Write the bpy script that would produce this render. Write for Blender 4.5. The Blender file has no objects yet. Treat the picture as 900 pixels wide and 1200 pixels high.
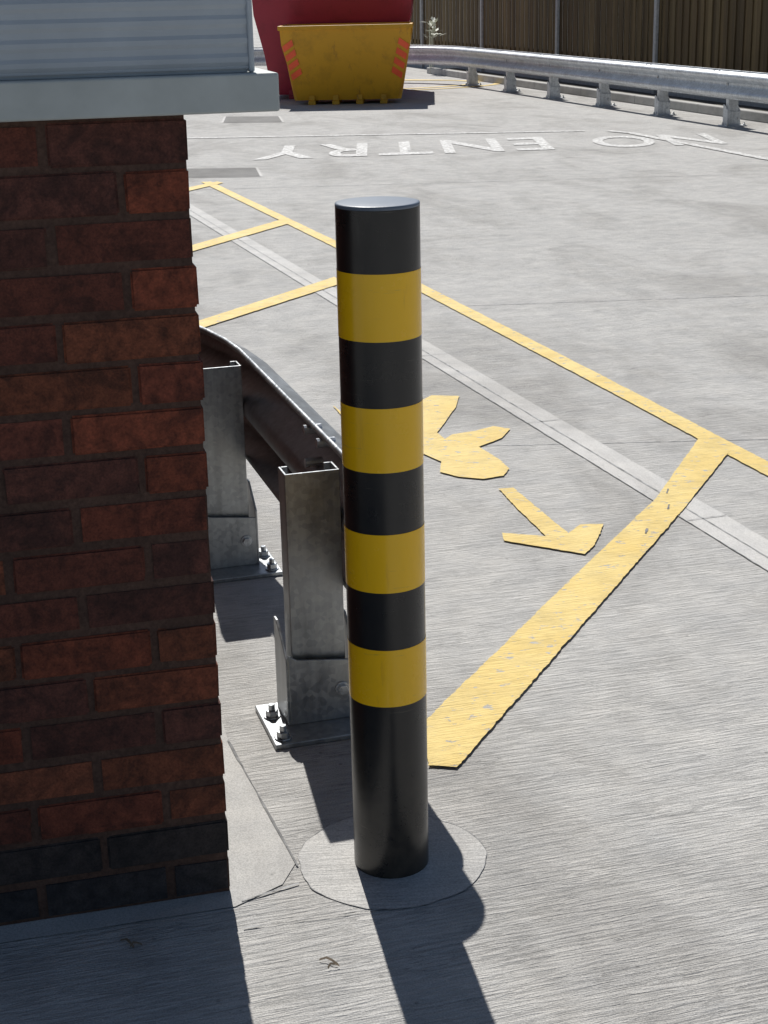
import bpy, bmesh, math, random
from mathutils import Vector, Matrix, noise
random.seed(7)
rad=math.radians
scn=bpy.context.scene
col=scn.collection

# ---------------------------------------------------------------- helpers
def empty(name,loc=(0,0,0),rot=0):
    e=bpy.data.objects.new(name,None); e.empty_display_size=.1
    e.location=loc; e.rotation_euler=(0,0,rot); col.objects.link(e); return e
def obj(name,bm,mat,parent=None,smooth=False,loc=(0,0,0),rotz=0):
    me=bpy.data.meshes.new(name); bm.to_mesh(me); bm.free()
    if isinstance(mat,(list,tuple)):
        for m in mat: me.materials.append(m)
    else: me.materials.append(mat)
    if smooth:
        for p in me.polygons: p.use_smooth=True
    o=bpy.data.objects.new(name,me); col.objects.link(o)
    o.location=loc; o.rotation_euler=(0,0,rotz)
    if parent: o.parent=parent
    return o
def bev(o,w=.002,seg=2,ang=40):
    m=o.modifiers.new('bev','BEVEL'); m.width=w; m.segments=seg; m.limit_method='ANGLE'; m.angle_limit=rad(ang)
    return o
def box(bm,x0,x1,y0,y1,z0,z1,mi=0):
    vs=[bm.verts.new(v) for v in ((x0,y0,z0),(x1,y0,z0),(x1,y1,z0),(x0,y1,z0),(x0,y0,z1),(x1,y0,z1),(x1,y1,z1),(x0,y1,z1))]
    fs=[]
    for f in ((0,3,2,1),(4,5,6,7),(0,1,5,4),(1,2,6,5),(2,3,7,6),(3,0,4,7)):
        fc=bm.faces.new([vs[i] for i in f]); fc.material_index=mi; fs.append(fc)
    return vs,fs
def prism(bm,pts,axis,c0,c1,mi=0):
    def mk(p,c):
        q=[p[0],p[1]]; q.insert(axis,c); return bm.verts.new(q)
    A=[mk(p,c0) for p in pts]; B=[mk(p,c1) for p in pts]
    n=len(pts)
    fs=[bm.faces.new(A),bm.faces.new(B[::-1])]
    for i in range(n):
        fs.append(bm.faces.new((A[i],B[i],B[(i+1)%n],A[(i+1)%n])))
    for f in fs: f.material_index=mi
    bmesh.ops.recalc_face_normals(bm,faces=fs)
def cyl(bm,c,r,z0,z1,n=24,axis=2,mi=0):
    A=[];B=[]
    for i in range(n):
        t=2*math.pi*i/n; u,v=r*math.cos(t),r*math.sin(t)
        if axis==2: A.append(bm.verts.new((c[0]+u,c[1]+v,z0)));B.append(bm.verts.new((c[0]+u,c[1]+v,z1)))
        elif axis==1: A.append(bm.verts.new((c[0]+u,z0,c[1]+v)));B.append(bm.verts.new((c[0]+u,z1,c[1]+v)))
        else: A.append(bm.verts.new((z0,c[0]+u,c[1]+v)));B.append(bm.verts.new((z1,c[0]+u,c[1]+v)))
    fs=[bm.faces.new(A),bm.faces.new(B[::-1])]
    for i in range(n): fs.append(bm.faces.new((A[i],B[i],B[(i+1)%n],A[(i+1)%n])))
    for f in fs: f.material_index=mi
    bmesh.ops.recalc_face_normals(bm,faces=fs)

# ---------------------------------------------------------------- materials
class M:
    def __init__(s,name):
        s.m=bpy.data.materials.new(name); s.m.use_nodes=True
        s.nt=s.m.node_tree; s.b=s.nt.nodes['Principled BSDF']
    def n(s,t,**k):
        nd=s.nt.nodes.new(t)
        for a,v in k.items(): setattr(nd,a,v)
        return nd
    def l(s,a,b): s.nt.links.new(a,b)
    def pos(s,rotz=0,scale=(1,1,1),obj=False):
        tc=s.n('ShaderNodeTexCoord') if obj else s.n('ShaderNodeNewGeometry')
        out=tc.outputs['Object'] if obj else tc.outputs['Position']
        r=s.n('ShaderNodeVectorRotate',rotation_type='Z_AXIS'); r.inputs['Angle'].default_value=rotz
        s.l(out,r.inputs['Vector'])
        mp=s.n('ShaderNodeVectorMath',operation='MULTIPLY'); mp.inputs[1].default_value=scale
        s.l(r.outputs[0],mp.inputs[0]); return mp.outputs[0]
    def noise(s,vec,scale=1,detail=4,rough=.55,dist=0):
        nd=s.n('ShaderNodeTexNoise'); nd.inputs['Scale'].default_value=scale; nd.inputs['Detail'].default_value=detail
        nd.inputs['Roughness'].default_value=rough; nd.inputs['Distortion'].default_value=dist
        s.l(vec,nd.inputs['Vector']); return nd.outputs['Fac']
    def ramp(s,fac,stops):
        r=s.n('ShaderNodeValToRGB'); e=r.color_ramp.elements
        while len(e)<len(stops): e.new(.5)
        for i,(p,c) in enumerate(stops):
            e[i].position=p; e[i].color=c if len(c)==4 else (*c,1)
        s.l(fac,r.inputs['Fac']); return r.outputs['Color']
    def mix(s,f,a,b,blend='MIX'):
        x=s.n('ShaderNodeMix',data_type='RGBA',blend_type=blend)
        def put(sock,v):
            if hasattr(v,'is_linked'): s.l(v,sock)
            elif isinstance(v,(int,float)): sock.default_value=v
            else: sock.default_value=(*v,1) if len(v)==3 else v
        put(x.inputs[0],f); put(x.inputs[6],a); put(x.inputs[7],b)
        return x.outputs[2]
    def math(s,op,a,b=None,clamp=False):
        x=s.n('ShaderNodeMath',operation=op,use_clamp=clamp)
        for i,v in enumerate((a,b)):
            if v is None: continue
            if hasattr(v,'is_linked'): s.l(v,x.inputs[i])
            else: x.inputs[i].default_value=v
        return x.outputs[0]
    def bump(s,h,dist=.002,strength=1,prev=None):
        b=s.n('ShaderNodeBump'); b.inputs['Distance'].default_value=dist; b.inputs['Strength'].default_value=strength
        s.l(h,b.inputs['Height'])
        s.l(b.outputs[0],s.b.inputs['Normal']); return b.outputs[0]
    def color(s,c):
        if hasattr(c,'is_linked'): s.l(c,s.b.inputs['Base Color'])
        else: s.b.inputs['Base Color'].default_value=(*c,1)
    def set(s,**k):
        for a,v in k.items():
            key=a.replace('_',' ')
            if hasattr(v,'is_linked'): s.l(v,s.b.inputs[key])
            else: s.b.inputs[key].default_value=v
G3=lambda v:(v,v,v)
HD=rad(15.5)

def concrete_nodes(k,base=1.0,ridge=1.0,rot=None):
    """tamped concrete: returns colour + height"""
    rot=-HD if rot is None else rot
    p1=k.pos(rot)
    streak=k.noise(k.pos(rot,(10,125,1)),1,3,.66,.9)
    big=k.noise(p1,.9,4,.6); mid=k.noise(p1,7,3,.6); grit=k.noise(p1,330,2,.6)
    c=k.ramp(big,[(.3,(.475,.463,.44)),(.7,(.585,.570,.543))])
    c=k.mix(.5,c,k.ramp(mid,[(.3,G3(.42)),(.7,(.63,.614,.585))]),'MIX')
    h=streak
    if ridge>0:
        groove=k.math('ABSOLUTE',k.math('SUBTRACT',streak,.46))
        g=k.ramp(groove,[(.0,G3(.40)),(.032,G3(1.0))])
        msk=k.ramp(k.noise(k.pos(rot,(3.2,9,1)),1,5,.75),[(.45,G3(0)),(.60,G3(1))])
        c=k.mix(k.math('MULTIPLY',msk,.8*ridge),c,g,'MULTIPLY')
        c=k.mix(.5*ridge,c,k.ramp(streak,[(.3,G3(.68)),(.55,G3(1.06))]),'MULTIPLY')
    c=k.mix(.65,c,k.ramp(grit,[(.35,G3(.64)),(.6,G3(1.1))]),'MULTIPLY')
    st=k.noise(k.pos(rot,(.8,.4,1)),1.5,5,.68,.5)
    c=k.mix(.75,c,k.ramp(st,[(.36,(.70,.69,.68)),(.52,G3(1))]),'MULTIPLY')
    sp=k.n('ShaderNodeTexVoronoi'); sp.inputs['Scale'].default_value=11; k.l(p1,sp.inputs['Vector'])
    c=k.mix(.7,c,k.ramp(sp.outputs['Distance'],[(.03,G3(.5)),(.06,G3(1))]),'MULTIPLY')
    if base!=1: c=k.mix(1,c,G3(base),'MULTIPLY')
    hh=k.math('ADD',k.math('MULTIPLY',h,ridge),k.math('MULTIPLY',grit,.18))
    return c,hh,streak

k=M('tamped_concrete'); c,h,_=concrete_nodes(k,1.0,1.0); k.color(c); k.set(Roughness=.85); k.b.inputs['Specular IOR Level'].default_value=.3
k.bump(h,.0075,1.0); MAT_GROUND=k.m
k=M('smooth_concrete'); c,h,_=concrete_nodes(k,.93,.15); k.color(c); k.set(Roughness=.85); k.bump(h,.004,.7); MAT_SMOOTH=k.m
k=M('footing_concrete'); c,h,_=concrete_nodes(k,.98,.7,-.05); k.color(c); k.set(Roughness=.85); k.bump(h,.005,.9); MAT_FOOT=k.m
k=M('channel_concrete'); c,h,_=concrete_nodes(k,1.08,.0); k.color(c); k.set(Roughness=.85); k.bump(h,.004,.6); MAT_CHAN=k.m
k=M('manhole_concrete'); c,h,_=concrete_nodes(k,.40,.1); k.color(c); k.set(Roughness=.9); k.bump(h,.005,.6); MAT_MAN=k.m

def paint(name,ca,cb,wear):
    k=M(name); c,h,streak=concrete_nodes(k,.85,.7)
    p=k.pos(0); n1=k.noise(p,26,5,.7); n2=k.noise(p,3,3,.6)
    pc=k.mix(k.ramp(n2,[(.3,G3(0)),(.7,G3(1))]),ca,cb)
    pc=k.mix(.6,pc,k.ramp(k.noise(p,9,4,.7),[(.35,G3(.76)),(.55,G3(1))]),'MULTIPLY')
    pc=k.mix(.4,pc,k.ramp(streak,[(.3,(.66,.61,.5)),(.5,G3(1.03))]),'MULTIPLY')
    w=k.math('ADD',k.math('MULTIPLY',n1,.75),k.math('MULTIPLY',streak,.35))
    w=k.ramp(w,[(wear,G3(1)),(wear+.04,G3(0))])
    k.color(k.mix(w,pc,c)); k.set(Roughness=.7)
    k.bump(h,.007,.9); return k.m
MAT_YEL=paint('yellow_road_paint',(.74,.53,.15),(.80,.62,.24),.43)
MAT_WHT=paint('white_road_paint',(.78,.78,.76),(.70,.70,.69),.53)

k=M('joint_dark'); k.color(k.ramp(k.noise(k.pos(0),40,3),[(.3,G3(.12)),(.7,G3(.28))])); k.set(Roughness=.95); MAT_JOINT=k.m
k=M('joint_light'); k.color(k.ramp(k.noise(k.pos(0),30,3),[(.35,G3(.19)),(.65,G3(.46))])); k.set(Roughness=.95); MAT_JOINTL=k.m

# brick
k=M('brick'); at=k.n('ShaderNodeAttribute',attribute_name='bc'); p=k.pos(0,obj=True)
n1=k.noise(p,45,5,.65); n2=k.noise(p,260,3,.6); n3=k.noise(p,13,5,.7,.7)
c=k.mix(.85,at.outputs['Color'],k.ramp(n1,[(.3,G3(.42)),(.62,G3(1.2))]),'MULTIPLY')
c=k.mix(.7,c,k.ramp(n2,[(.35,G3(.6)),(.6,G3(1.1))]),'MULTIPLY')
c=k.mix(.65,c,k.ramp(n3,[(.40,(.32,.38,.44)),(.54,G3(1.05))]),'MULTIPLY')
k.color(c); k.set(Roughness=.9)
k.bump(k.math('ADD',n1,k.math('MULTIPLY',n2,.5)),.004,.9); MAT_BRICK=k.m
k=M('mortar'); p=k.pos(0,obj=True); n1=k.noise(p,120,4,.65); n2=k.noise(p,8,3)
c=k.mix(1,k.ramp(n1,[(.3,(.065,.034,.025)),(.7,(.120,.068,.050))]),k.ramp(n2,[(.3,G3(.7)),(.7,G3(1.1))]),'MULTIPLY')
k.color(c); k.set(Roughness=.95); k.bump(n1,.004,.8); MAT_MORTAR=k.m

def metalpaint(name,colr,rough,var=.12,metal=0,spec=.5,bd=.0006):
    k=M(name); p=k.pos(0,obj=True); n1=k.noise(p,7,4,.6); n2=k.noise(p,180,2,.5)
    c=k.mix(1,colr,k.ramp(n1,[(.3,G3(1-var)),(.7,G3(1+var))]),'MULTIPLY')
    k.color(c); k.set(Metallic=metal)
    k.set(Roughness=k.math('ADD',k.math('MULTIPLY',n1,.2),rough-.1)); k.b.inputs['Specular IOR Level'].default_value=spec
    k.bump(n2,bd,.4); return k.m
MAT_CLAD=metalpaint('grey_cladding_paint',(.44,.48,.52),.5,.08)
MAT_SILL=metalpaint('sill_paint',(.46,.49,.48),.55,.14)

def galv(name,tint=1.0,rough=.42,metal=.75):
    k=M(name); p=k.pos(0,obj=True)
    v=k.n('ShaderNodeTexVoronoi'); v.inputs['Scale'].default_value=85; k.l(p,v.inputs['Vector'])
    bw=k.n('ShaderNodeRGBToBW'); k.l(v.outputs['Color'],bw.inputs[0])
    n1=k.noise(p,6,4,.65); n2=k.noise(k.pos(0,(40,40,3),obj=True),1,3,.6)
    c=k.ramp(bw.outputs[0],[(.2,(.42*tint,.44*tint,.46*tint)),(.8,(.54*tint,.56*tint,.58*tint))])
    c=k.mix(.6,c,k.ramp(n1,[(.3,G3(.6)),(.7,G3(1.1))]),'MULTIPLY')
    c=k.mix(.35,c,k.ramp(n2,[(.35,G3(.55)),(.6,G3(1.1))]),'MULTIPLY')
    k.color(c); k.set(Metallic=metal)
    k.set(Roughness=k.math('ADD',k.math('MULTIPLY',bw.outputs[0],.15),k.math('ADD',k.math('MULTIPLY',n1,.2),rough-.15)))
    k.bump(n1,.0015,.3); return k.m
MAT_GALV=galv('galvanised_steel',.80,.36,.82); MAT_GALVW=galv('galvanised_weathered',1.4,.42,.4)
MAT_BOLT=galv('zinc_bolt',1.2,.3)

def bollard_mat(name,colr,rough,dirt):
    k=M(name); p=k.pos(0,obj=True); n1=k.noise(p,14,5,.7); n2=k.noise(k.pos(0,(60,60,9),obj=True),1,5,.75)
    sp=k.noise(p,300,2,.5); sc=k.noise(k.pos(0,(9,9,160),obj=True),1,4,.7,.4)
    c=k.mix(k.ramp(n2,[(.60,G3(0)),(.72,G3(1))]),colr,dirt)
    c=k.mix(k.math('MULTIPLY',k.ramp(sc,[(.66,G3(0)),(.70,G3(1))]),.35),c,(.16,.14,.11))
    sep=k.n('ShaderNodeSeparateXYZ'); tc=k.n('ShaderNodeTexCoord'); k.l(tc.outputs['Object'],sep.inputs[0])
    low=k.math('MULTIPLY',k.ramp(sep.outputs['Z'],[(.0,G3(1)),(.34,G3(0))]),k.ramp(n1,[(.35,G3(.15)),(.65,G3(1))]))
    c=k.mix(k.math('MULTIPLY',low,.42),c,(.12,.10,.075))
    k.color(c); k.set(Roughness=k.math('ADD',k.math('MULTIPLY',n1,.25),rough-.08))
    k.bump(k.math('ADD',n1,k.math('MULTIPLY',sp,.3)),.0006,.4); return k.m
MAT_BLK=bollard_mat('bollard_black',(.009,.009,.010),.25,(.02,.02,.02))
MAT_BYE=bollard_mat('bollard_yellow',(.97,.55,.006),.2,(.84,.46,.01))
MAT_CAP=metalpaint('bollard_cap',(.12,.15,.20),.4)

k=M('fence_timber'); at=k.n('ShaderNodeAttribute',attribute_name='bc'); p=k.pos(0,(30,30,1.2),obj=True)
n1=k.noise(p,1,5,.7)
k.color(k.mix(.8,at.outputs['Color'],k.ramp(n1,[(.3,G3(.5)),(.7,G3(1.2))]),'MULTIPLY')); k.set(Roughness=.9); k.bump(n1,.004,.7); MAT_FENCE=k.m
k=M('fence_post_concrete'); n1=k.noise(k.pos(0,obj=True),20,4); k.color(k.ramp(n1,[(.3,G3(.36)),(.7,G3(.5))])); k.set(Roughness=.9); MAT_FPOST=k.m
k=M('verge_soil'); n1=k.noise(k.pos(0),18,5,.7); k.color(k.ramp(n1,[(.3,(.05,.045,.035)),(.7,(.16,.145,.12))])); k.set(Roughness=1); k.bump(n1,.02,.8); MAT_SOIL=k.m

def skipmat(name,c1,rust,th=.6):
    k=M(name); p=k.pos(0,obj=True); n1=k.noise(p,3,5,.7); n2=k.noise(k.pos(0,(6,6,1.2),obj=True),1.5,5,.7)
    c=k.mix(k.ramp(n1,[(.50,G3(0)),(.70,G3(1))]),c1,tuple(x*.75 for x in c1))
    c=k.mix(k.ramp(n2,[(th,G3(0)),(th+.15,G3(1))]),c,rust)
    k.color(c); k.set(Roughness=.5); k.bump(n1,.004,.5); return k.m
MAT_SKY=skipmat('skip_yellow_paint',(.68,.34,.010),(.34,.15,.02))
MAT_SKR=skipmat('skip_red_paint',(.34,.022,.050),(.20,.02,.03))
MAT_SKD=skipmat('skip_dark',(.05,.04,.03),(.03,.02,.02))
MAT_ORG=metalpaint('chevron_orange',(.95,.12,.04),.4)
MAT_LEAF=metalpaint('leaf_green',(.60,.62,.52),.6,.3)

# ---------------------------------------------------------------- ground
bm=bmesh.new()
vs=[bm.verts.new(v) for v in ((-400,-400,0),(400,-400,0),(400,400,0),(-400,400,0))]; bm.faces.new(vs)
obj('ground',bm,MAT_GROUND)

def ragged(poly,step,amp,closed=True):
    out=[]; n=len(poly)
    for i in range(n):
        a=Vector(poly[i]); b=Vector(poly[(i+1)%n]); L=(b-a).length; m=max(1,int(L/step))
        nr=Vector((-(b-a).y,(b-a).x)).normalized() if L else Vector((0,0))
        for j in range(m):
            q=a.lerp(b,j/m)
            w=.5*noise.noise(Vector((q.x*9,q.y*9,3.1)))+.5*noise.noise(Vector((q.x*47,q.y*47,9.1)))+.5*noise.noise(Vector((q.x*131,q.y*131,9.1)))
            if j==0: w=0
            out.append(q+nr*w*amp)
    return out
def sheet(name,poly,z,mat,step=0,amp=0,parent=None):
    bm=bmesh.new(); pts=ragged(poly,step,amp) if step else [Vector(p) for p in poly]
    f=bm.faces.new([bm.verts.new((p[0],p[1],z)) for p in pts])
    bm.normal_update()
    if f.normal.z<0: bmesh.ops.reverse_faces(bm,faces=[f])
    bmesh.ops.triangulate(bm,faces=bm.faces[:])
    return obj(name,bm,mat,parent)
def strip(a,b,w):
    a=Vector(a);b=Vector(b);d=(b-a).normalized();n=Vector((-d.y,d.x))*w/2
    return [a+n,a-n,b-n,b+n]
def pstrip(pts,w):
    L=[];R=[]
    for i,p in enumerate(pts):
        p=Vector(p); d=(Vector(pts[min(i+1,len(pts)-1)])-Vector(pts[max(i-1,0)])).normalized(); n=Vector((-d.y,d.x))*w/2
        L.append(p+n);R.append(p-n)
    return L+R[::-1]

# drainage channel
dc=empty('drainage_channel')
def dx(y): return .17-.323*(y-7)
A=(dx(1.5),1.5);B=(dx(15.5),15.5)
sheet('channel_bed',strip(A,B,.135),.002,MAT_CHAN,.05,.004,dc)
sheet('channel_slot',strip((A[0]-.012,A[1]),(B[0]-.012,B[1]),.006),.0032,MAT_JOINTL,.03,.003,dc)
off=Vector((.951,.307))*-.068
sheet('edge_joint',strip(Vector(A)+off,Vector(B)+off,.004),.0032,MAT_JOINTL,.03,.003,dc)
for i in range(12):
    y=2.2+i*1.15; c0=Vector((dx(y),y)); pp=Vector((.951,.307))
    sheet('cross_joint',strip(c0-pp*.066,c0+pp*.066,.004),.0044,MAT_JOINTL,.02,.002,dc)

# bay joints
jj=empty('concrete_joints')
sheet('joint_a',strip((-.2,5.34),(3.2,5.36),.006),.0010,MAT_JOINTL,.03,.006,jj)
sheet('joint_b',strip((-.35,3.08),(-.175,2.56),.004),.0035,MAT_JOINT,.03,.004,jj)
sheet('joint_c',strip((.3,7.9),(6,8.3),.007),.0010,MAT_JOINTL,.03,.006,jj)
sheet('joint_d',strip((-.26,2.36),(-.02,2.41),.0035),.0035,MAT_JOINTL,.02,.006,jj)
sheet('joint_e',strip((-3,13.0),(8,13.6),.012),.0010,MAT_JOINTL,.1,.008,jj)
sheet('joint_f',strip((-.27,2.445),(-.17,2.50),.003),.0035,MAT_JOINTL,.02,.006,jj)
# apron at the wall foot
sheet('pavement_apron',[(-.60,4.2),(-.35,3.08),(-.18,2.57),(-.20,2.50),(-.28,2.43),(-1.5,2.13),(-3,2.0),(-3,4.2)],.002,MAT_SMOOTH,.04,.003)
# round footing patch, cast flush
ft=empty('bollard_footing')
NF=140
def fr(t,s): 
    w=1+.014*math.sin(3*t+1)+.010*math.sin(7*t)+.02*noise.noise(Vector((math.cos(t)*6,math.sin(t)*6,2)))
    return (.176*s*w*math.cos(t),2.582+.170*s*w*math.sin(t))
bm=bmesh.new()
for i in range(NF):
    t0=i*2*math.pi/NF; t1=(i+1)*2*math.pi/NF
    w0=max(0,.006+.018*noise.noise(Vector((math.cos(t0)*3,math.sin(t0)*3,7)))); w1=max(0,.006+.018*noise.noise(Vector((math.cos(t1)*3,math.sin(t1)*3,7))))
    if w0<.001 and w1<.001: continue
    bm.faces.new([bm.verts.new((*p,.0024)) for p in (fr(t0,1),fr(t1,1),fr(t1,1-w1-.0005),fr(t0,1-w0-.0005))])
bm.normal_update()
for f in bm.faces:
    if f.normal.z<0: f.normal_flip()
obj('footing_edge',bm,MAT_JOINTL,ft)
bm=bmesh.new(); bm.faces.new([bm.verts.new((*fr(i*2*math.pi/NF,.9995),.0016)) for i in range(NF)])
obj('footing_top',bm,MAT_FOOT,ft)

# yellow markings
ym=empty('yellow_road_marking')
sheet('bay_line',pstrip([(-1.46,13.62),(-.275,10.03),(.235,8.4),(.89,6.28),(1.2,5.25),(1.62,3.85),(2.1,2.2)],.085),.0052,MAT_YEL,.015,.005,ym)
sheet('diagonal_bar',[(1.13,5.38),(1.20,5.20),(.88,4.49),(.14,2.93),(.08,2.94),(.075,3.14),(.45,3.89),(.86,4.70)],.0060,MAT_YEL,.01,.005,ym)
sheet('hatch_a',[(-1.9,8.6),(-.66,11.24),(-.62,10.98),(-1.88,8.35)],.0060,MAT_YEL,.02,.005,ym)
sheet('hatch_b',[(-1.4,6.75),(-.25,8.82),(-.20,8.62),(-.82,7.55),(-1.4,6.5)],.0060,MAT_YEL,.02,.005,ym)
sheet('hatch_c',[(-1.9,12.6),(-1.36,13.62),(-1.3,13.5),(-1.85,12.3)],.0060,MAT_YEL,.02,.005,ym)
sheet('arrow_tail',[(-.19,5.94),(-.15,5.77),(.0,5.82),(.16,6.00),(.20,6.07),(.31,6.05),(.28,5.85),(.24,5.68),(.20,5.52),(.225,5.43),(.255,5.49),(.34,5.53),(.41,5.59),(.47,5.55),(.43,5.43),(.34,5.32),(.40,5.16),(.425,5.05),(.40,4.97),(.33,4.94),(.25,4.97),(.19,5.03),(.20,5.15),(.14,5.25),(.0,5.4)],.0052,MAT_YEL,.015,.004,ym)
sheet('arrow_head',[(.37,4.83),(.42,4.84),(.545,4.38),(.59,4.46),(.66,4.46),(.61,4.28),(.57,4.20),(.35,4.33),(.35,4.40),(.475,4.36)],.0052,MAT_YEL,.012,.005,ym)
for i,(x,y) in enumerate(((.875,4.58),(.90,4.74),(.77,4.36))):
    sheet('slot_%d'%i,strip((x,y),(x+.012,y+.045),.006),.0072,MAT_JOINT,.01,.004,ym)
pts=[Vector((.9+math.cos(t)*3.0-2.2,27.2+math.sin(t)*1.6)) for t in [rad(-60+i*12) for i in range(12)]]
sheet('kerb_arc',pstrip(pts,.14),.0052,MAT_YEL,.1,.01,ym)
sheet('kerb_arc_outer',pstrip([p+Vector((.35,-.3)) for p in pts],.12),.0062,MAT_YEL,.1,.01,ym)

# white markings
wm=empty('white_road_marking')
def word(txt,xr,yr,rot):
    cu=bpy.data.curves.new(txt,'FONT'); cu.body=txt; cu.size=1; cu.offset=.014; cu.space_character=1.12
    t=bpy.data.objects.new('tmp',cu); col.objects.link(t)
    dg=bpy.context.evaluated_depsgraph_get(); me=bpy.data.meshes.new_from_object(t.evaluated_get(dg))
    bpy.data.objects.remove(t)
    xs=[v.co.x for v in me.vertices]; ys=[v.co.y for v in me.vertices]
    for v in me.vertices:
        fx=(v.co.x-min(xs))/(max(xs)-min(xs)); fy=(v.co.y-min(ys))/(max(ys)-min(ys))
        x=xr[1]+(xr[0]-xr[1])*fx; y=yr[1]+(yr[0]-yr[1])*fy
        v.co=(x,y+rot*(x),.0052)
    bm=bmesh.new(); bm.from_mesh(me)
    bm.normal_update()
    if sum(f.normal.z for f in bm.faces)<0: bmesh.ops.reverse_faces(bm,faces=bm.faces[:])
    obj('lettering',bm,MAT_WHT,wm)
word('ENTRY',(-1.19,1.76),(15.5,16.85),.13)
word('NO',(2.22,3.50),(15.55,16.75),.10)
sheet('give_way_line',strip((-3.2,17.9),(2.3,17.68),.10),.0052,MAT_WHT,.06,.02,wm)
sheet('edge_line',pstrip([(2.55,17.6),(2.75,17.3),(3.54,14.43),(4.3,11.7)],.10),.0070,MAT_WHT,.06,.02,wm)
# manholes
for i,pl in enumerate(([(-1.75,14.69),(-1.11,14.65),(-1.02,13.95),(-1.66,13.99)],[(-1.93,20.88),(-1.25,20.75),(-1.15,19.83),(-1.88,19.92)])):
    mh=empty('manhole_cover')
    c0=sum((Vector(p) for p in pl),Vector((0,0)))/4
    sheet('frame',[c0+(Vector(p)-c0)*1.08 for p in pl],.003,MAT_CHAN,0,0,mh)
    sheet('lid',pl,.005,MAT_MAN,0,0,mh)

# ---------------------------------------------------------------- brick building
HW=rad(14)
bb=empty('brick_building',(-.29,2.48,0),HW)
bm=bmesh.new(); lay=bm.loops.layers.float_color.new('bc')
PAL=[(.225,.056,.028),(.205,.050,.026),(.25,.068,.033),(.16,.045,.028),(.185,.047,.026),(.115,.039,.028),(.265,.080,.040),(.21,.062,.030)]
def brick(x0,x1,y0,y1,z0,z1,dark,corner=False):
    j=lambda a:random.uniform(-a,a)
    dxx=j(.0035) if corner else 0; d=j(.0018)
    t=bmesh.new(); box(t,x0+j(.001),x1+dxx,y0+d,y1,z0+j(.0015),z1+j(.0015))
    bmesh.ops.bevel(t,geom=t.edges[:],offset=.0035,segments=2,affect='EDGES')
    for v in t.verts:
        n=noise.noise_vector(v.co*60+Vector((x0*7,z0*9,0))); v.co+=n*.0016
    c=random.choice(PAL); s=random.uniform(.75,1.15)
    if dark: c=random.choice([(.045,.038,.040),(.055,.042,.04),(.035,.032,.035)])
    c=(c[0]*s,c[1]*s,c[2]*s,1)
    mp={}
    for v in t.verts: mp[v]=bm.verts.new(v.co)
    for f in t.faces:
        nf=bm.faces.new([mp[v] for v in f.verts]); nf.smooth=False
        for l in nf.loops: l[lay]=c
    t.free()
CH=1.37/18; BH=CH-.0105
for kk in range(18):
    z1=1.37-kk*CH-.004; z0=z1-BH; dark=kk>=16
    odd=kk%2==0
    lf,ls=(.215,.1025) if odd else (.1025,.215)
    brick(-lf,0,0,ls,z0,z1,dark,True)
    x=-lf-.0105
    while x>-2.6: brick(x-.215,x,0,.1025,z0,z1,dark); x-=.2255
    y=ls+.0105
    while y<2.9: brick(-.1025,0,y,y+.215,z0,z1,dark); y+=.2255
obj('bricks',bm,MAT_BRICK,bb)
bm=bmesh.new(); box(bm,-2.7,-.004,.0032,3.2,0,1.37); obj('mortar_core',bm,MAT_MORTAR,bb)
# sill + cladding
bm=bmesh.new(); box(bm,-2.8,.140,-.035,.6,1.3725,1.430); o=obj('sill',bm,MAT_SILL,bb); bev(o,.004,3)
bm=bmesh.new()
prof=[]; z=1.436; 
while z<3.0:
    for q,dd in ((0,0),(.004,.0),(.010,.003),(.017,.003),(.023,.0)): prof.append((dd,z+q))
    z+=.028
pv0=[];pv1=[]
for d_,z_ in prof: pv0.append(bm.verts.new((-2.7,-.004-d_,z_))); pv1.append(bm.verts.new((.099,-.004-d_,z_)))
for i in range(len(prof)-1): bm.faces.new((pv0[i],pv1[i],pv1[i+1],pv0[i+1]))
o=obj('cladding',bm,MAT_CLAD,bb)
bm=bmesh.new(); box(bm,-2.7,.098,.0,.6,1.4305,3.0); box(bm,-2.7,-.02,.601,3.2,1.372,3.0)
obj('upper_wall',bm,MAT_CLAD,bb)
bm=bmesh.new(); box(bm,.0992,.108,-.010,.02,1.4305,3.0); o=obj('corner_trim',bm,MAT_CLAD,bb); bev(o,.003)
bm=bmesh.new(); box(bm,-2.8,.13,-.05,3.3,3.003,3.06); obj('roof',bm,MAT_SILL,bb)

# ---------------------------------------------------------------- bollard
bo=empty('bollard',(0,2.58,0))
R=.0695; NS=72
bounds=[0,.347,.455,.562,.668,.778,.889,1.001,1.112,1.213]
bm=bmesh.new()
def ring(r,z): return [bm.verts.new((r*math.cos(2*math.pi*i/NS),r*math.sin(2*math.pi*i/NS),z)) for i in range(NS)]
for i in range(len(bounds)-1):
    mi=i%2
    rr_=R+(.0005 if mi else 0)
    a=ring(rr_,bounds[i]); b=ring(rr_,bounds[i+1])
    for q in range(NS):
        f=bm.faces.new((a[q],a[(q+1)%NS],b[(q+1)%NS],b[q])); f.material_index=mi; f.smooth=True
obj('tube',bm,[MAT_BLK,MAT_BYE],bo)
bm=bmesh.new()
prev=None
for r_,z_ in ((R-.001,1.213),(R,1.2135),(R,1.2175),(R-.0008,1.219),(R-.004,1.2197),(.001,1.2202)):
    c_=ring(r_,z_)
    if prev:
        for q in range(NS):
            f=bm.faces.new((prev[q],prev[(q+1)%NS],c_[(q+1)%NS],c_[q])); f.smooth=True
    prev=c_
bm.faces.new(prev)
obj('cap',bm,MAT_CAP,bo)

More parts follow.
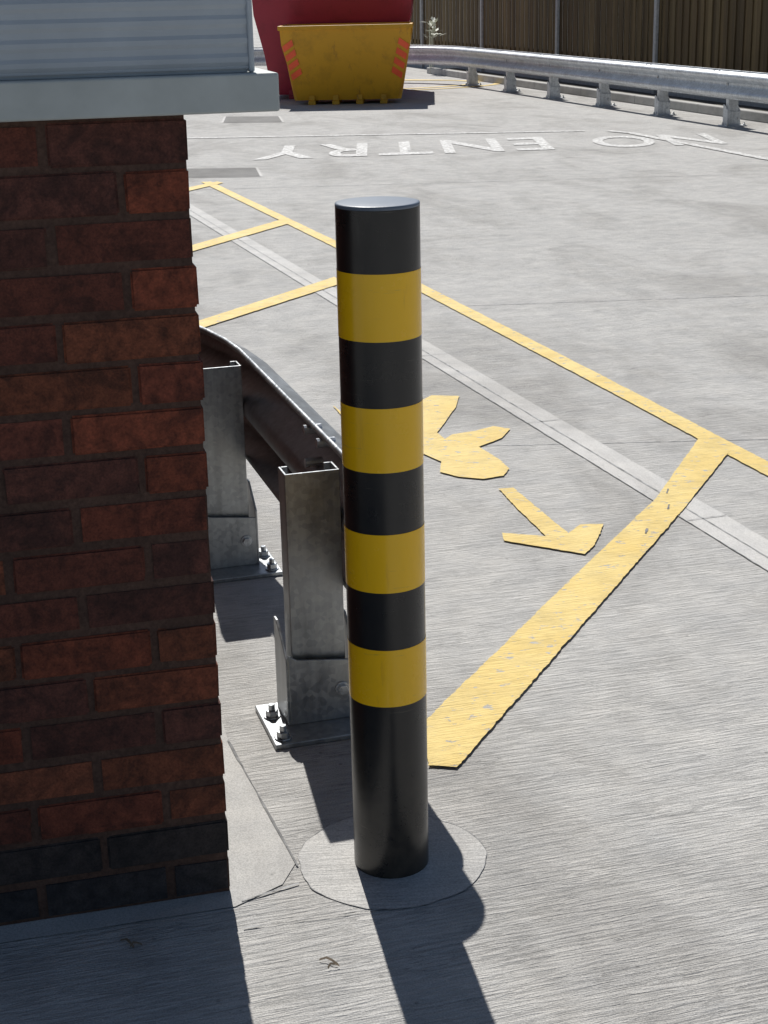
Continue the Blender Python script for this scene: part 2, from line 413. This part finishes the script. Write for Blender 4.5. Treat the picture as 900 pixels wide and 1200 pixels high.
# ---------------------------------------------------------------- crash barriers
WP=[(-.155,.012),(-.148,.004),(-.140,.010),(-.118,.068),(-.108,.080),(-.095,.083),(-.078,.081),(-.066,.070),(-.030,.010),(-.016,.001),(0,0)]
WP=WP+[(-z,d) for z,d in WP[-2::-1]]
def barrier(name,O,heading,posts,path,side,zc=.445,PH=.582,mat=None,postmat=None):
    """local X = across (t), local Y = along (s); path stations (s,t,turn angle)"""
    e=empty(name,(O[0],O[1],0),heading)
    bm=bmesh.new(); prev=None
    for (s,t,ph) in path:
        c_=[bm.verts.new((t+side*(.063+d*math.cos(ph)),s+d*math.sin(ph),zc+z)) for z,d in WP]
        if prev:
            for i in range(len(WP)-1):
                f=bm.faces.new((prev[i],prev[i+1],c_[i+1],c_[i])); f.smooth=True
        prev=c_
    bmesh.ops.recalc_face_normals(bm,faces=bm.faces[:])
    o=obj('w_beam',bm,mat,e); m=o.modifiers.new('s','SOLIDIFY'); m.thickness=.0035; m.offset=0
    for i,s in enumerate(posts):
        bm=bmesh.new()
        box(bm,-.060,.060,s,s+.005,.012,PH)
        box(bm,-.060,-.055,s+.0052,s+.062,.012,PH); box(bm,.055,.060,s+.0052,s+.062,.012,PH)
        box(bm,-.0549,-.04,s+.057,s+.062,.012,PH); box(bm,.04,.0549,s+.057,s+.062,.012,PH)
        o=obj('post_%d'%i,bm,postmat,e); bev(o,.0012)
        bm=bmesh.new()
        box(bm,-.128,.128,s-.105,s+.105,.0,.012); o=obj('base_plate_%d'%i,bm,postmat,e); bev(o,.002)
        bm=bmesh.new()
        prism(bm,[(-.074,.0122),(.074,.0122),(.074,.150),(-.055,.165),(-.074,.178)],1,s-.022,s-.016)
        for sx in (-1,1):
            x0,x1=sorted((sx*.0742,sx*.080))
            prism(bm,[(s-.022,.0122),(s+.085,.0122),(s+.085,.232),(s+.06,.232),(s-.022,.170)],0,x0,x1)
        o=obj('shoe_%d'%i,bm,postmat,e); bev(o,.0012)
        bm=bmesh.new()
        for bx,by in ((-.104,-.075),(-.104,.035),(.104,-.075),(.104,.035)):
            cyl(bm,(bx,s+by),.019,.0122,.0155,20); cyl(bm,(bx,s+by),.0145,.0157,.029,6); cyl(bm,(bx,s+by),.0075,.0292,.043,12)
        cyl(bm,(.045,.085),.016,s-.026,s-.0222,20,1); cyl(bm,(.045,.085),.012,s-.036,s-.0262,6,1); 
        cyl(bm,(s+.03,zc),.017,*sorted((side*.0632,side*.076)),14,0)
        o=obj('bolts_%d'%i,bm,MAT_BOLT,e); bev(o,.001)
    bm=bmesh.new()
    for s in [x+.25 for x in posts][:None if side<0 else 1]:
        for dz in (-.13,-.05,.05,.13):
            for ds in (-.06,.06):
                cyl(bm,(s+ds,zc+dz),.011,*sorted((side*.058,side*.10)),10,0)
    obj('splice_bolts',bm,MAT_BOLT,e)
    return e
# near barrier: beam ends in a bull-nose curling round, and bends towards the building at the far end
path=[(2.0,-.215,0),(1.8,-.145,0),(1.6,-.085,0),(1.4,-.038,0),(1.25,-.012,0),(1.1,0,0),(0.5,0,0),(0,0,0),(-.15,0,0),(-.29,0,0)]
rn=.035
for i in range(1,8):
    a_=rad(i*12.5); path.append((-.29-rn*math.sin(a_),-rn*(1-math.cos(a_)),-a_))
barrier('crash_barrier',(-.15,3.17),rad(16.2),[0,1.03],path,1,zc=.458,mat=MAT_GALV,postmat=MAT_GALV)
path=[(-9,0,0)]+[(x,0,0) for x in range(-8,9)]
for i in range(1,9):
    a_=rad(i*9); path.append((9+2.2*math.sin(a_),-2.2*(1-math.cos(a_)),0))
path.append((11.9,-3.5,0))
barrier('crash_barrier',(3.98,17.93),rad(15.7),[-8.8+1.76*i for i in range(11)],path,-1,zc=.452,PH=.597,mat=MAT_GALVW,postmat=MAT_GALVW)

# ---------------------------------------------------------------- fence
HF=rad(15.7); fe=empty('timber_fence',(5.07,18.23,0),HF)
bm=bmesh.new(); lay=bm.loops.layers.float_color.new('bc')
s=-12; n_=0
while s<30:
    w=random.uniform(.088,.098); d=0 if n_%2 else .020
    ex=0 if n_%2 else .02
    vs,fs=box(bm,d,d+.016,s-ex,s+w+ex,.22,2.45+random.uniform(-.01,.01))
    g=random.uniform(.7,1.2); c=random.choice([(.16,.11,.05),(.13,.088,.042),(.19,.135,.065)])
    for f in fs:
        for l in f.loops: l[lay]=(c[0]*g,c[1]*g,c[2]*g,1)
    s+=w+.012; n_+=1
obj('boards',bm,MAT_FENCE,fe)
bm=bmesh.new(); lay=bm.loops.layers.float_color.new('bc')
for z in (.45,1.3,2.15):
    vs,fs=box(bm,.038,.08,-12,30,z,z+.08)
    for f in fs:
        for l in f.loops: l[lay]=(.12,.08,.05,1)
obj('rails',bm,MAT_FENCE,fe)
bm=bmesh.new()
for i in range(-4,8):
    s=11.5-3.57*(i); box(bm,-.05,-.003,s-.04,s+.04,0,2.5)
o=obj('fence_posts',bm,MAT_FPOST,fe); bev(o,.008)
bm=bmesh.new(); box(bm,-.001,.04,-12,30,0,.215); obj('gravel_board',bm,MAT_FPOST,fe)
kb=empty('kerb',(3.98,17.93,0),HF)
bm=bmesh.new()
for i in range(-12,14): box(bm,.50,.62,i*.92,i*.92+.912,0,.11)
o=obj('kerb_stones',bm,MAT_SMOOTH,kb); bev(o,.012)
bm=bmesh.new(); box(bm,.625,1.12,-11,13,0,.07); obj('verge',bm,MAT_SOIL,kb)

# ---------------------------------------------------------------- skips
def skip(name,loc,rot,wb,wt,Lb,over,H_,mat,chev,lid=False,lugs=True):
    e=empty(name,loc,rot)
    bm=bmesh.new()
    def rect(w,y0,y1,z): return [bm.verts.new(v) for v in ((-w/2,y0,z),(w/2,y0,z),(w/2,y1,z),(-w/2,y1,z))]
    a=rect(wb,0,Lb,.06); b=rect(wt-.02,-over*.8,Lb+over*.8,H_*.8); b2=rect(wt,-over,Lb+over,H_)
    bm.faces.new(a[::-1])
    for q in range(4):
        bm.faces.new((a[q],a[(q+1)%4],b[(q+1)%4],b[q])); bm.faces.new((b[q],b[(q+1)%4],b2[(q+1)%4],b2[q]))
    o=obj('shell',bm,mat,e); m=o.modifiers.new('s','SOLIDIFY'); m.thickness=.03; m.offset=-1
    bm=bmesh.new()
    for z0,z1,g in ((H_-.01,H_+.05,.025),):
        box(bm,-wt/2-g,wt/2+g,-over-g,-over+.02,z0,z1); box(bm,-wt/2-g,wt/2+g,Lb+over-.02,Lb+over+g,z0,z1)
        box(bm,-wt/2-g,-wt/2+.02,-over+.021,Lb+over-.021,z0,z1); box(bm,wt/2-.02,wt/2+g,-over+.021,Lb+over-.021,z0,z1)
    for x in (-wb*.36,-wb*.12,wb*.12,wb*.36): box(bm,x-.05,x+.05,-.07,Lb*.98,0,.055); box(bm,x-.04,x+.04,-.05,.0,.0555,.13)
    if lugs:
        for sx in (-1,1):
            for y in (.9,Lb-.4): cyl(bm,(y,H_*.75),.04,*sorted((sx*(wt/2-.05),sx*(wt/2+.10))),12,0)
    for sx in (-1,1):
        for y in (0.0,Lb*.33,Lb*.66,Lb):
            prism(bm,[(sx*(wb/2+.001),.06),(sx*(wb/2+.05),.06),(sx*(wt/2+.022),H_-.012),(sx*(wt/2-.01),H_-.012)],1,y,y+.06)
    o=obj('rim_and_ribs',bm,mat,e); bev(o,.006)
    if chev:
        bm=bmesh.new()
        k1=(wt-.02-wb)/2/(H_*.8-.06)
        def P(u,z,sx):
            half=wb/2+k1*(z-.06)
            y=-over*.8*(z-.06)/(H_*.8-.06)
            return bm.verts.new((sx*(half-u),y-.014,z))
        for sx in (-1,1):
            for i in range(4):
                z0=.37*H_+.125*i*H_; hh=.078*H_; sl=.09*H_
                q=[P(.01,z0-.04,sx),P(.17,z0-.04+sl,sx),P(.17,z0-.04+sl+hh,sx),P(.01,z0-.04+hh,sx)]
                if z0+sl+hh-.04<H_*.9: bm.faces.new(q if sx<0 else q[::-1])
        obj('chevrons',bm,MAT_ORG,e)
    if lid:
        bm=bmesh.new()
        box(bm,-wt/2-.02,wt/2+.02,-over-.02,Lb+over+.02,H_+.052,H_+.10)
        prism(bm,[(-wt/2,H_+.101),(wt/2,H_+.101),(wt/2-.3,H_+.5),(-wt/2+.3,H_+.5)],1,-over,Lb+over)
        o=obj('lid',bm,mat,e); bev(o,.01)
    else:
        bm=bmesh.new(); box(bm,-wt/2+.12,wt/2-.12,-over+.25,Lb+over-.25,H_*.7,H_*.72); obj('load',bm,MAT_SKD,e)
    return e
skip('waste_skip',(-.38,22.75,0),rad(-2),1.40,1.80,.62,.28,1.02,MAT_SKY,True,False,False)
skip('waste_skip',(-.58,24.10,0),rad(-2),1.80,2.30,1.9,.42,1.50,MAT_SKR,False,True,False)

# ---------------------------------------------------------------- weed by the barrier end, litter
bm=bmesh.new()
for i in range(40):
    a_=random.uniform(0,6.28); r_=random.uniform(0,.12); z=random.uniform(.62,.95); 
    c0=Vector((1.1+r_*math.cos(a_),30.3+r_*math.sin(a_),z)); d=Vector((math.cos(a_),math.sin(a_),random.uniform(-.2,1))).normalized()*random.uniform(.10,.2)
    n=d.cross(Vector((0,0,1))).normalized()*.035
    bm.faces.new([bm.verts.new(v) for v in (c0,c0+d*.5+n,c0+d,c0+d*.5-n)])
for i in range(6):
    x=1.1+random.uniform(-.08,.08); y=30.3+random.uniform(-.08,.08); box(bm,x-.006,x+.006,y,y+.012,0,random.uniform(.7,1.0))
obj('weed_plant',bm,MAT_LEAF)
bm=bmesh.new()
def twig(x,y,a,L):
    d=Vector((math.cos(a),math.sin(a),0)); n=Vector((-d.y,d.x,0))*.0018
    pts=[Vector((x,y,.003))+d*L*t+Vector((0,0,.005*math.sin(3.1*t)))+n*2*math.sin(5*t) for t in (0,.33,.66,1)]
    for p,q in zip(pts,pts[1:]):
        bm.faces.new([bm.verts.new(v) for v in (p-n,q-n,q+n+Vector((0,0,.002)),p+n+Vector((0,0,.002)))])
twig(-.125,2.26,-.35,.035);twig(-.11,2.235,.5,.02);twig(-.47,2.33,-.6,.035);twig(-.45,2.31,.4,.02)
obj('leaf_litter',bm,metalpaint('twig_brown',(.16,.12,.08),.8,.3))

# ---------------------------------------------------------------- light
EL=rad(48); AZ=rad(-10)   # azimuth from +Y toward +X
sd=Vector((math.sin(AZ)*math.cos(EL),math.cos(AZ)*math.cos(EL),math.sin(EL)))
L=bpy.data.lights.new('sun','SUN'); L.energy=5.0; L.angle=rad(.53); L.color=(1,.97,.92)
lo=bpy.data.objects.new('sun',L); lo.rotation_euler=(-sd).to_track_quat('-Z','Y').to_euler(); col.objects.link(lo)
w=bpy.data.worlds.new('World'); scn.world=w; w.use_nodes=True; nt=w.node_tree
bg=nt.nodes['Background']; sky=nt.nodes.new('ShaderNodeTexSky'); sky.sky_type='NISHITA'; sky.sun_disc=False
sky.sun_elevation=EL; sky.sun_rotation=AZ; sky.air_density=1.0; sky.dust_density=.6
nt.links.new(sky.outputs[0],bg.inputs[0]); bg.inputs[1].default_value=.06

# ---------------------------------------------------------------- camera
th=rad(18.5); rr=rad(1.25)
F=Vector((0,math.cos(th),-math.sin(th)));U0=Vector((0,math.sin(th),math.cos(th)));R0=Vector((1,0,0))
Rv=math.cos(rr)*R0-math.sin(rr)*U0; Uv=math.sin(rr)*R0+math.cos(rr)*U0
cam=bpy.data.cameras.new('camera'); co=bpy.data.objects.new('camera',cam); col.objects.link(co)
mt=Matrix((Rv,Uv,-F)).transposed().to_4x4(); mt.translation=Vector((0,0,1.55)); co.matrix_world=mt
cam.sensor_fit='VERTICAL'; cam.sensor_height=36; cam.lens=1838/1200*36; cam.clip_end=1500; cam.clip_start=.05
scn.camera=co
scn.view_settings.view_transform='Standard'; scn.view_settings.look='None'; scn.view_settings.exposure=0
